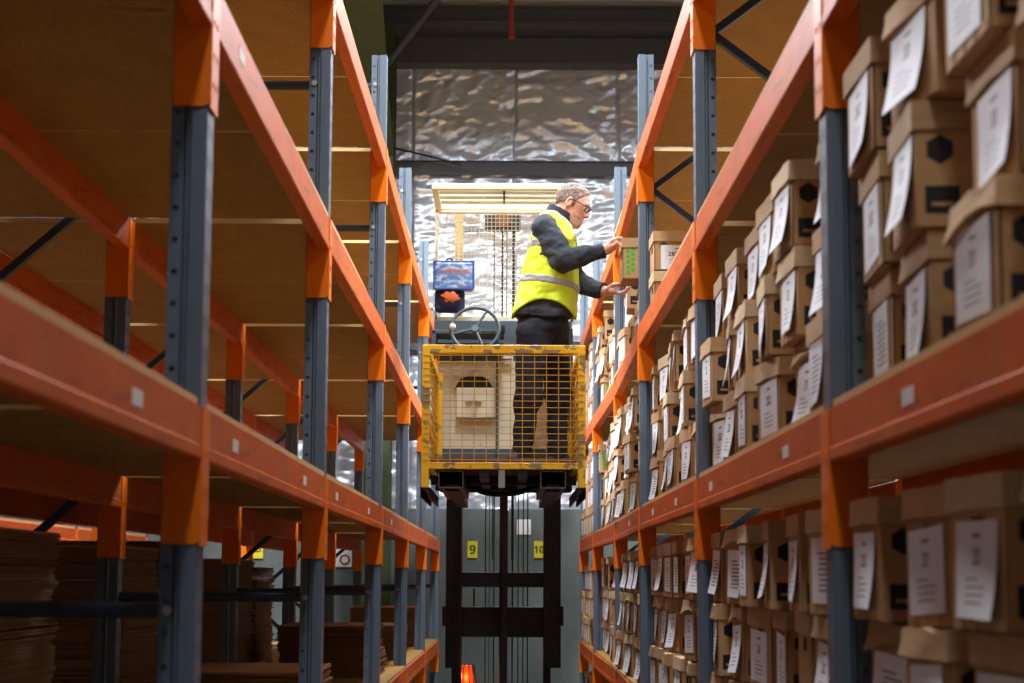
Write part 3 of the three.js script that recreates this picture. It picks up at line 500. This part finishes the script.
// ---------------------------------------------------------------- the man in the cage
function surfaceNet(sdf, lo, hi, cell) { // meshes a distance field; normals follow its gradient
  const n = [0, 1, 2].map((i) => Math.ceil((hi[i] - lo[i]) / cell) + 2), [nx, ny, nz] = n, f = new Float32Array(nx * ny * nz);
  for (let k = 0, q = 0; k < nz; k++) for (let j = 0; j < ny; j++) for (let i = 0; i < nx; i++) f[q++] = sdf(lo[0] + i * cell, lo[1] + j * cell, lo[2] + k * cell);
  const id = new Int32Array(nx * ny * nz).fill(-1), pos = [], idx = [], at3 = (i, j, k) => (k * ny + j) * nx + i;
  for (let k = 0; k < nz - 1; k++) for (let j = 0; j < ny - 1; j++) for (let i = 0; i < nx - 1; i++) {
    let m = 0, c = 0, X = 0, Y = 0, Z = 0; const v = [];
    for (let b = 0; b < 8; b++) { const w = f[at3(i + (b & 1), j + ((b >> 1) & 1), k + (b >> 2))]; v.push(w); if (w < 0) m |= 1 << b; }
    if (m === 0 || m === 255) continue;
    for (let a = 0; a < 8; a++) for (const e of [1, 2, 4]) { const b = a | e; if (b === a || (v[a] < 0) === (v[b] < 0)) continue; const t = v[a] / (v[a] - v[b]); X += (a & 1) + (e === 1 ? t : 0); Y += ((a >> 1) & 1) + (e === 2 ? t : 0); Z += (a >> 2) + (e === 4 ? t : 0); c++; }
    id[at3(i, j, k)] = pos.length / 3; pos.push(lo[0] + (i + X / c) * cell, lo[1] + (j + Y / c) * cell, lo[2] + (k + Z / c) * cell);
  }
  for (let k = 1; k < nz - 1; k++) for (let j = 1; j < ny - 1; j++) for (let i = 1; i < nx - 1; i++) {
    const s = f[at3(i, j, k)] < 0;
    const quad = (a, b, c, d, flip) => { if (a < 0 || b < 0 || c < 0 || d < 0) return; if (flip) idx.push(a, c, b, a, d, c); else idx.push(a, b, c, a, c, d); };
    if (s !== (f[at3(i + 1, j, k)] < 0)) quad(id[at3(i, j - 1, k - 1)], id[at3(i, j, k - 1)], id[at3(i, j, k)], id[at3(i, j - 1, k)], !s);
    if (s !== (f[at3(i, j + 1, k)] < 0)) quad(id[at3(i - 1, j, k - 1)], id[at3(i - 1, j, k)], id[at3(i, j, k)], id[at3(i, j, k - 1)], !s);
    if (s !== (f[at3(i, j, k + 1)] < 0)) quad(id[at3(i - 1, j - 1, k)], id[at3(i, j - 1, k)], id[at3(i, j, k)], id[at3(i - 1, j, k)], !s);
  }
  const g = new THREE.BufferGeometry(); g.setAttribute('position', new THREE.Float32BufferAttribute(pos, 3)); g.setIndex(idx);
  const nr = new Float32Array(pos.length), e = cell * 0.6;
  for (let i = 0; i < pos.length; i += 3) { const [x, y, z] = [pos[i], pos[i + 1], pos[i + 2]]; const a = sdf(x + e, y, z) - sdf(x - e, y, z), b = sdf(x, y + e, z) - sdf(x, y - e, z), c = sdf(x, y, z + e) - sdf(x, y, z - e), L = Math.hypot(a, b, c) || 1; nr[i] = a / L; nr[i + 1] = b / L; nr[i + 2] = c / L; }
  g.setAttribute('normal', new THREE.BufferAttribute(nr, 3)); return g;
}
const smin = (a, b, k) => { const h = Math.max(k - Math.abs(a - b), 0) / k; return Math.min(a, b) - h * h * k * 0.25; };
const smax = (a, b, k) => -smin(-a, -b, k);
const cone = (a, b, ra, rb) => (x, y, z) => { const bx = b.x - a.x, by = b.y - a.y, bz = b.z - a.z, px = x - a.x, py = y - a.y, pz = z - a.z, t = clamp((px * bx + py * by + pz * bz) / (bx * bx + by * by + bz * bz)); return Math.hypot(px - bx * t, py - by * t, pz - bz * t) - (ra + (rb - ra) * t); };
const ell = (c, r) => (x, y, z) => { const a = (x - c.x) / r.x, b = (y - c.y) / r.y, d = (z - c.z) / r.z, k = Math.hypot(a, b, d), k2 = Math.hypot(a / r.x, b / r.y, d / r.z); return k2 < 1e-9 ? -Math.min(r.x, r.y, r.z) : k * (k - 1) / k2; };
const uni = (list, k) => (x, y, z) => { let d = list[0](x, y, z); for (let i = 1; i < list.length; i++) d = smin(d, list[i](x, y, z), k); return d; };
const grow = (pts, pad) => { const lo = [1e9, 1e9, 1e9], hi = [-1e9, -1e9, -1e9]; for (const p of pts) [p.x, p.y, p.z].forEach((v, i) => { lo[i] = Math.min(lo[i], v - pad); hi[i] = Math.max(hi[i], v + pad); }); return [lo, hi]; };
{
  const MD = 10.9, foot = FLOOR_Y, o = V(at(540, 457, MD).x, foot, -MD);
  const g = thing('person', 'grey-haired man in yellow hi-vis vest and dark clothes reaching for a box', 'person', o.toArray());
  const yOff = foot - at(540, 458.5, MD).y; // the soles stand on the cage floor
  const J = (px, py, d = MD) => { const p = at(px, py, d).sub(o); p.y += yOff * clamp(1 - (458 - py) / 120); return p; };
  const skin = phys({ map: tex(128, 128, (u, v) => { const a = fbm(u * 8, v * 8, 2, 4), b = fbm(u * 30, v * 30, 5, 2); return [216 + a * 14 + b * 8, 158 + a * 20 + b * 8, 136 + a * 20 + b * 8]; }), roughness: 0.5, sheen: 0.2 });
  const navy = std({ color: 0x2c333c, roughness: 0.85 }), trouser = std({ color: 0x191c26, roughness: 0.9 }), hiVis = phys({ color: 0xd6f22e, roughness: 0.65, sheen: 0.5, sheenColor: new THREE.Color(0xe8ff40) }), silver = std({ color: 0xa9aaae, roughness: 0.45, metalness: 0.3 }), shoe = std({ color: 0x1b1c20, roughness: 0.6 });
  // joints
  const hipN = J(533, 338, 10.79), hipF = J(553, 338, 11.01), kneeN = J(528, 394, 10.76), kneeF = J(558, 392, 11.05), ankN = J(520.5, 449, 10.76), ankF = J(556, 449, 11.06);
  const shN = J(544.5, 227, 10.7), shF = J(561, 228, 11.1), elN = J(564, 260, 10.64), elF = J(574, 281, 11.14), wrN = J(606, 249.5, 10.66), wrF = J(603, 291, 11.06);
  const pel = J(542, 326), chest = J(551, 258), neckB = J(555, 221), neckT = J(564, 214);
  // head: local frame, +x the face, +z the camera side
  const hc = J(572.5, 205.5), hq = new THREE.Quaternion().setFromEuler(new THREE.Euler(0, -0.22, -0.5, 'YZX')), HS = 1.0;
  const inv = hq.clone().invert(), inHead = (fn) => { const v = V(0, 0, 0); return (x, y, z) => { v.set(x - hc.x, y - hc.y, z - hc.z).applyQuaternion(inv).divideScalar(HS); return fn(v.x, v.y, v.z) * HS; }; };
  const sk = ell(V(-0.014, 0.034, 0), V(0.1, 0.09, 0.077)), skull = uni([sk, ell(V(0.042, 0.01, 0), V(0.05, 0.06, 0.058)), ell(V(0.034, -0.055, 0), V(0.058, 0.06, 0.053)), ell(V(0.068, -0.092, 0), V(0.026, 0.022, 0.03))], 0.035);
  const feats = uni([cone(V(0.085, 0.022, 0), V(0.109, -0.018, 0), 0.008, 0.0125), cone(V(0.1, -0.022, -0.012), V(0.1, -0.022, 0.012), 0.008, 0.008)], 0.012);
  const brow = uni([cone(V(0.077, 0.036, -0.04), V(0.086, 0.04, -0.012), 0.01, 0.011), cone(V(0.077, 0.036, 0.04), V(0.086, 0.04, 0.012), 0.01, 0.011)], 0.01);
  const lips = uni([cone(V(0.089, -0.05, -0.018), V(0.094, -0.047, 0), 0.005, 0.007), cone(V(0.089, -0.05, 0.018), V(0.094, -0.047, 0), 0.005, 0.007), cone(V(0.087, -0.062, -0.015), V(0.091, -0.064, 0), 0.006, 0.008), cone(V(0.087, -0.062, 0.015), V(0.091, -0.064, 0), 0.006, 0.008)], 0.006);
  const mouth = cone(V(0.1, -0.056, -0.022), V(0.1, -0.056, 0.022), 0.0035, 0.0035);
  const sock = (x, y, z) => Math.min(ell(V(0.098, 0.018, 0.034), V(0.02, 0.014, 0.02))(x, y, z), ell(V(0.098, 0.018, -0.034), V(0.02, 0.014, 0.02))(x, y, z));
  const ear = (x, y, z) => { const a = Math.abs(z); return smax(ell(V(-0.008, 0.004, 0.08), V(0.02, 0.034, 0.014))(x, y, a), -ell(V(-0.004, 0.006, 0.093), V(0.011, 0.02, 0.008))(x, y, a), 0.006); };
  const face = inHead((x, y, z) => { let d = smin(skull(x, y, z), brow(x, y, z), 0.014); d = smax(d, -sock(x, y, z), 0.014); d = smin(d, feats(x, y, z), 0.014); d = smin(d, lips(x, y, z), 0.007); d = smax(d, -mouth(x, y, z), 0.004); return smin(d, ear(x, y, z), 0.01); });
  const nk = cone(neckB, hc.clone().add(V(-0.03, -0.05, 0)), 0.068, 0.06);
  const headGeo = surfaceNet((x, y, z) => smin(face(x, y, z), nk(x, y, z), 0.03), ...grow([hc, neckB], 0.15), 0.0038);
  // hands: palm and five fingers each
  const chain = (pts, rs) => uni(pts.slice(1).map((p, i) => cone(pts[i], p, rs[i], rs[i + 1])), 0.004);
  const handN = [], handF = [];
  { const k0 = J(614.5, 244, 10.655), pal = [cone(wrN, J(611, 247, 10.64), 0.03, 0.026), cone(wrN, J(611, 247, 10.69), 0.028, 0.025), cone(J(611, 247, 10.635), J(612, 246.5, 10.7), 0.024, 0.024)];
    handN.push(uni(pal, 0.02));
    [[10.615, 0], [10.642, 1], [10.668, 1], [10.692, 0]].forEach(([d, m], i) => handN.push(chain([J(612, 246, d), J(617.2 + m * 0.6, 242.5, d - 0.006), J(621.2 + m * 0.4, 246, d - 0.008), J(621.2, 251 - i * 0.5, d - 0.006)], [0.012, 0.0105, 0.0095, 0.0085])));
    handN.push(chain([J(609, 245, 10.63), J(613, 240.5, 10.61), J(618, 238.3, 10.625), J(622, 238.0, 10.64)], [0.014, 0.012, 0.0105, 0.009])); }
  { const pal = [cone(wrF, J(614, 291, 11.02), 0.028, 0.02), cone(wrF, J(614, 291, 11.09), 0.027, 0.019), cone(J(612, 291.5, 11.01), J(612, 291.5, 11.1), 0.02, 0.02)];
    handF.push(uni(pal, 0.02));
    [[11.01, 0], [11.037, 1], [11.064, 1.4], [11.09, 0.5]].forEach(([d, m]) => handF.push(chain([J(614, 291.5, d), J(620 + m, 293.5, d - 0.004), J(625 + m, 291.5, d - 0.006), J(628 + m, 288, d - 0.006)], [0.012, 0.0105, 0.0095, 0.0085])));
    handF.push(chain([J(608, 289, 11.02), J(613, 285, 11.0), J(618, 284.5, 10.985), J(622, 287, 10.98)], [0.015, 0.0125, 0.0105, 0.009])); }
  const hN = uni(handN, 0.006), hF = uni(handF, 0.006), armN = cone(elN, wrN, 0.045, 0.028), armF = cone(elF, wrF, 0.045, 0.028);
  const gN = surfaceNet((x, y, z) => smin(hN(x, y, z), armN(x, y, z), 0.01), ...grow([wrN.clone().lerp(elN, 0.25), J(622, 245, 10.64)], 0.06), 0.0034);
  const gF = surfaceNet((x, y, z) => smin(hF(x, y, z), armF(x, y, z), 0.01), ...grow([wrF.clone().lerp(elF, 0.3), J(629, 289, 11.04)], 0.06), 0.0034);
  const inner = uni([cone(pel, chest, 0.12, 0.125), cone(chest, neckB, 0.12, 0.06), cone(shN, shF, 0.055, 0.055), cone(shN, elN, 0.05, 0.042), armN, cone(shF, elF, 0.05, 0.042), armF, cone(hipN, kneeN, 0.07, 0.05), cone(kneeN, ankN, 0.05, 0.036), cone(hipF, kneeF, 0.07, 0.05), cone(kneeF, ankF, 0.05, 0.036)], 0.04);
  const bodyGeo = surfaceNet(inner, ...grow([pel, chest, neckB, shN, shF, elN, elF, wrN, wrF, ankN, ankF], 0.14), 0.016);
  const uvd = (gg, s = 3) => { const p = gg.attributes.position, a = new Float32Array(p.count * 2); for (let i = 0; i < p.count; i++) { a[2 * i] = (p.getX(i) + p.getZ(i)) * s; a[2 * i + 1] = p.getY(i) * s; } gg.setAttribute('uv', new THREE.BufferAttribute(a, 2)); return gg; };
  mesh('body', mergeGeometries([bodyGeo, headGeo, gN, gF].map((q) => uvd(q))), skin, g);
  // clothes
  const wr = (x, y, z, a, s) => a * fbm(x * s, y * s * 1.3, z * s, 3);
  const prof = [[322, 510, 576], [312, 512.5, 576], [298, 516, 578], [282, 519.5, 578.5], [264, 524, 578], [248, 527.5, 577.5], [236, 530, 574], [226, 533, 569], [218, 538, 563], [212, 545, 561]].map(([py, a, b]) => { const A = J(a, py), B = J(b, py); return [A.y, (A.x + B.x) / 2, (B.x - A.x) / 2]; });
  const breadth = (y) => { const t = (y - prof[0][0]) / (prof[9][0] - prof[0][0]); return 0.215 + 0.02 * Math.sin(t * 3) - 0.07 * sstep(0.84, 1, t); };
  const trunk = (x, y, z, off) => { let i = 0; while (i < 8 && y > prof[i + 1][0]) i++; const t = clamp((y - prof[i][0]) / (prof[i + 1][0] - prof[i][0])), cx = prof[i][1] + (prof[i + 1][1] - prof[i][1]) * t, hw = prof[i][2] + (prof[i + 1][2] - prof[i][2]) * t + off, b = breadth(y) + off; const e = Math.pow(Math.pow(Math.abs(x - cx) / hw, 2.4) + Math.pow(Math.abs(z) / b, 2.4), 1 / 2.4); return smax((e - 1) * Math.min(hw, b) * 0.9, y - prof[9][0] - off, 0.07); };
  const yTop = prof[9][0], bounds = [[prof[0][1] - 0.3, prof[0][0] - 0.1, -0.36], [prof[0][1] + 0.32, yTop + 0.1, 0.36]];
  const hemY = (x) => { const a = J(512, 318).y, b = J(543, 304.5).y, m = J(543, 304).x, h = J(512, 318).x - m; return b - (b - a) * clamp(((x - m) / h) ** 2, 0, 1.2); };
  const armHole = (x, y, z) => Math.min(cone(shN.clone().add(V(0, 0.04, 0.06)), shN.clone().lerp(elN, 0.4).add(V(0, 0, 0.09)), 0.085, 0.085)(x, y, z), cone(shF.clone().add(V(0, 0.04, -0.06)), shF.clone().lerp(elF, 0.3).add(V(0, 0, -0.09)), 0.085, 0.085)(x, y, z));
  const neckHole = cone(J(560, 224), J(572, 200), 0.07, 0.085);
  const vestD = (x, y, z) => { let d = trunk(x, y, z, 0.0) + wr(x, y, z, 0.018, 7); d = Math.max(d, hemY(x) - y); d = smax(d, -armHole(x, y, z), 0.01); return smax(d, -neckHole(x, y, z), 0.01); };
  mesh('hi_vis_vest', uvd(surfaceNet(vestD, ...bounds, 0.0085)), hiVis, g);
  const band = (pa, pb, w) => { const A = J(...pa), B = J(...pb), s = (B.y - A.y) / (B.x - A.x); return surfaceNet((x, y, z) => Math.max(vestD(x, y, z) - 0.004, Math.abs(y - A.y - s * (x - A.x)) - w), bounds[0], bounds[1], 0.0085); };
  mesh('reflective_band', uvd(band([518, 280], [575, 290], 0.021)), silver, g);
  mesh('reflective_band', uvd(band([527, 246], [577, 256], 0.021)), silver, g);
  { const A = J(534, 214), B = J(560, 234); mesh('reflective_band', uvd(surfaceNet((x, y, z) => Math.max(vestD(x, y, z) - 0.004, Math.abs(z - 0.115) - 0.016, J(0, 246).y - y), bounds[0], bounds[1], 0.0085)), silver, g); }
  const slN = uni([cone(shN, elN, 0.072, 0.064), cone(elN, wrN, 0.066, 0.044)], 0.03), slF = uni([cone(shF, elF, 0.078, 0.062), cone(elF, wrF, 0.064, 0.046)], 0.03), cuffN = wrN.clone().lerp(elN, 0.04), cuffF = wrF.clone().lerp(elF, 0.04), axN = wrN.clone().sub(elN).normalize(), axF = wrF.clone().sub(elF).normalize();
  const plane = (p, n) => (x, y, z) => (x - p.x) * n.x + (y - p.y) * n.y + (z - p.z) * n.z;
  const pN = plane(cuffN, axN), pF = plane(cuffF, axF), jTop = J(0, 322).y;
  const collar = (x, y, z) => { const d = cone(J(556, 222), J(561.5, 211.5), 0.083, 0.079)(x, y, z); const a = J(556, 222), b = J(563, 210), n = b.clone().sub(a).normalize(); return Math.max(Math.abs(d) - 0.006, plane(J(562, 210.5), n)(x, y, z), -plane(a, n)(x, y, z)); };
  const jacket = (x, y, z) => { let d = Math.max(trunk(x, y, z, -0.014), jTop + 0.02 - y - 0.03 * ((x - prof[0][1]) / 0.18) ** 2 * -1); const s = Math.min(Math.max(slN(x, y, z), pN(x, y, z)), Math.max(slF(x, y, z), pF(x, y, z))); d = smin(d, s, 0.025) + wr(x, y, z, 0.02, 9) + 0.006 * Math.sin(60 * (x * 0.6 + y + z * 0.3) + 6 * noise.noise(x * 6, y * 6, z * 6)) * sstep(0.16, 0.02, Math.hypot(x - elN.x, y - elN.y, z - elN.z)); return Math.min(d, collar(x, y, z)); };
  mesh('jacket', uvd(surfaceNet(jacket, ...grow([V(prof[0][1] - 0.2, jTop, 0.3), V(0, yTop, -0.3), wrN, wrF, elN, elF, hc], 0.08), 0.0085)), navy, g);
  const tro = uni([ell(J(543, 326), V(0.152, 0.11, 0.185)), cone(hipN, kneeN, 0.098, 0.072), cone(kneeN, ankN, 0.07, 0.056), cone(hipF, kneeF, 0.096, 0.072), cone(kneeF, ankF, 0.07, 0.056)], 0.05), troBottom = J(0, 452).y, troTop = J(0, 308).y;
  mesh('trousers', uvd(surfaceNet((x, y, z) => Math.max(tro(x, y, z) + wr(x, y, z, 0.022, 8) + 0.0018 * Math.sin(y * 38 + 5 * noise.noise(x * 7, y * 5, z * 7)) * sstep(0.5, 0.1, y), troBottom - y, y - troTop), ...grow([hipN, hipF, pel, ankN, ankF], 0.22), 0.0105)), trouser, g);
  for (const [a, dir] of [[ankN, V(0.8, 0, -0.6)], [ankF, V(0.86, 0, -0.5)]]) {
    dir.normalize(); const heel = V(a.x, 0.042, a.z).addScaledVector(dir, -0.05), toe = V(a.x, 0.034, a.z).addScaledVector(dir, 0.16), mid = V(a.x, 0.06, a.z).addScaledVector(dir, 0.04);
    const s = uni([cone(heel, mid, 0.042, 0.045), cone(mid, toe, 0.045, 0.036), cone(V(a.x, 0.1, a.z), mid, 0.05, 0.04)], 0.03);
    const sh = mesh('shoe', uvd(surfaceNet((x, y, z) => Math.max(s(x, y, z), 0.001 - y), ...grow([heel, toe, V(a.x, 0.12, a.z)], 0.07), 0.008)), shoe, g);
    mesh('sole', uvd(surfaceNet((x, y, z) => Math.max(s(x, Math.max(y, 0.02), z) - 0.006, 0.0015 - y, y - 0.022), ...grow([heel, toe], 0.07), 0.007)), M.black, sh);
  }
  // hair, stubble, glasses, eyes
  const hair = inHead((x, y, z) => { const base = sk(x, y, z) - 0.007 - 0.003 * fbm(x * 70, y * 50, z * 50, 3); const line = 0.012 + 0.62 * (x + 0.02) + 0.05 * sstep(0.02, 0.09, x) - y + 0.004 * noise.noise(x * 90, y * 90, z * 90); const tem = Math.max(Math.abs(x - 0.018) - 0.008, -0.012 - y, y - 0.06, 0.04 - Math.abs(z)); return Math.max(base, Math.min(line, tem), -ell(V(-0.006, 0.004, 0), V(0.021, 0.036, 0.2))(x, y, z)); });
  mesh('hair', uvd(surfaceNet(hair, ...grow([hc], 0.16), 0.0042), 12), std({ map: tex(128, 128, (u, v) => { const a = fbm(u * 40, v * 40, 3, 3), b = fbm(u * 6, v * 6, 7, 3); return mix([104, 82, 64].map((c) => c + a * 40), [156, 148, 138].map((c) => c + a * 40), sstep(-0.2, 0.3, b)); }), roughness: 0.8 }), g);
  const beard = inHead((x, y, z) => { const b = skull(x, y, z) - 0.0035 - 0.002 * fbm(x * 70, y * 70, z * 70, 2); return Math.max(b, y + 0.034 + 0.25 * (x - 0.08) * (x > 0.08 ? 4 : -0.6) - 0.004 * noise.noise(x * 80, y * 80, z * 80), -(x - 0.012), -ell(V(0.095, -0.056, 0), V(0.03, 0.013, 0.026))(x, y, z)); });
  mesh('beard', uvd(surfaceNet(beard, ...grow([hc], 0.16), 0.004), 12), std({ map: tex(64, 64, (u, v) => { const a = fbm(u * 20, v * 20, 3, 3); return [186 + a * 40, 146 + a * 40, 128 + a * 44]; }), roughness: 0.85 }), g);
  const toMan = (v) => v.clone().multiplyScalar(HS).applyQuaternion(hq).add(hc);
  const rim = (s) => { const p = []; for (let i = 0; i < 20; i++) { const t = i / 20 * Math.PI * 2, c = Math.cos(t), q = Math.sin(t); p.push(toMan(V(0.104 - 0.05 * Math.abs(c * 0.026) - (s * c > 0 ? 0.01 * Math.abs(c) : 0), 0.014 + 0.018 * Math.sign(q) * Math.abs(q) ** 0.7, s * 0.034 + 0.027 * Math.sign(c) * Math.abs(c) ** 0.7))); } return p; };
  const gl = new THREE.Group(); gl.name = 'glasses'; g.add(gl);
  for (const s of [-1, 1]) {
    mesh('frame_rim', tube(rim(s), 0.0026, 40, 6, true), M.black, gl);
    mesh('temple', tube([toMan(V(0.096, 0.024, s * 0.062)), toMan(V(0.06, 0.026, s * 0.078)), toMan(V(0.0, 0.022, s * 0.086)), toMan(V(-0.02, 0.006, s * 0.086))], 0.0028, 16, 6), M.black, gl);
    const pts = rim(s), lens = new THREE.BufferGeometry(), c = pts.reduce((q, p) => q.add(p), V(0, 0, 0)).divideScalar(20), a = []; pts.forEach((p, i) => { const q = pts[(i + 1) % 20]; a.push(c.x, c.y, c.z, p.x, p.y, p.z, q.x, q.y, q.z); }); lens.setAttribute('position', new THREE.Float32BufferAttribute(a, 3)); lens.computeVertexNormals();
    mesh('lens', lens, phys({ color: 0xffffff, transmission: 1, thickness: 0, roughness: 0.02, ior: 1.5 }), gl);
    const e = mesh('eye', new THREE.SphereGeometry(0.0115, 16, 12).applyMatrix4(new THREE.Matrix4().setPosition(toMan(V(0.078, 0.015, s * 0.033)))), std({ color: 0xe8e4dc, roughness: 0.25 }), g);
    mesh('iris', new THREE.SphereGeometry(0.006, 12, 8).applyMatrix4(new THREE.Matrix4().setPosition(toMan(V(0.0856, 0.0125, s * 0.033)))), std({ color: 0x2a2622, roughness: 0.2 }), e);
  }
  mesh('bridge', tube([toMan(V(0.103, 0.018, -0.008)), toMan(V(0.107, 0.021, 0)), toMan(V(0.103, 0.018, 0.008))], 0.0024, 8, 6), M.black, gl);
}
renderer.render(scene, camera);
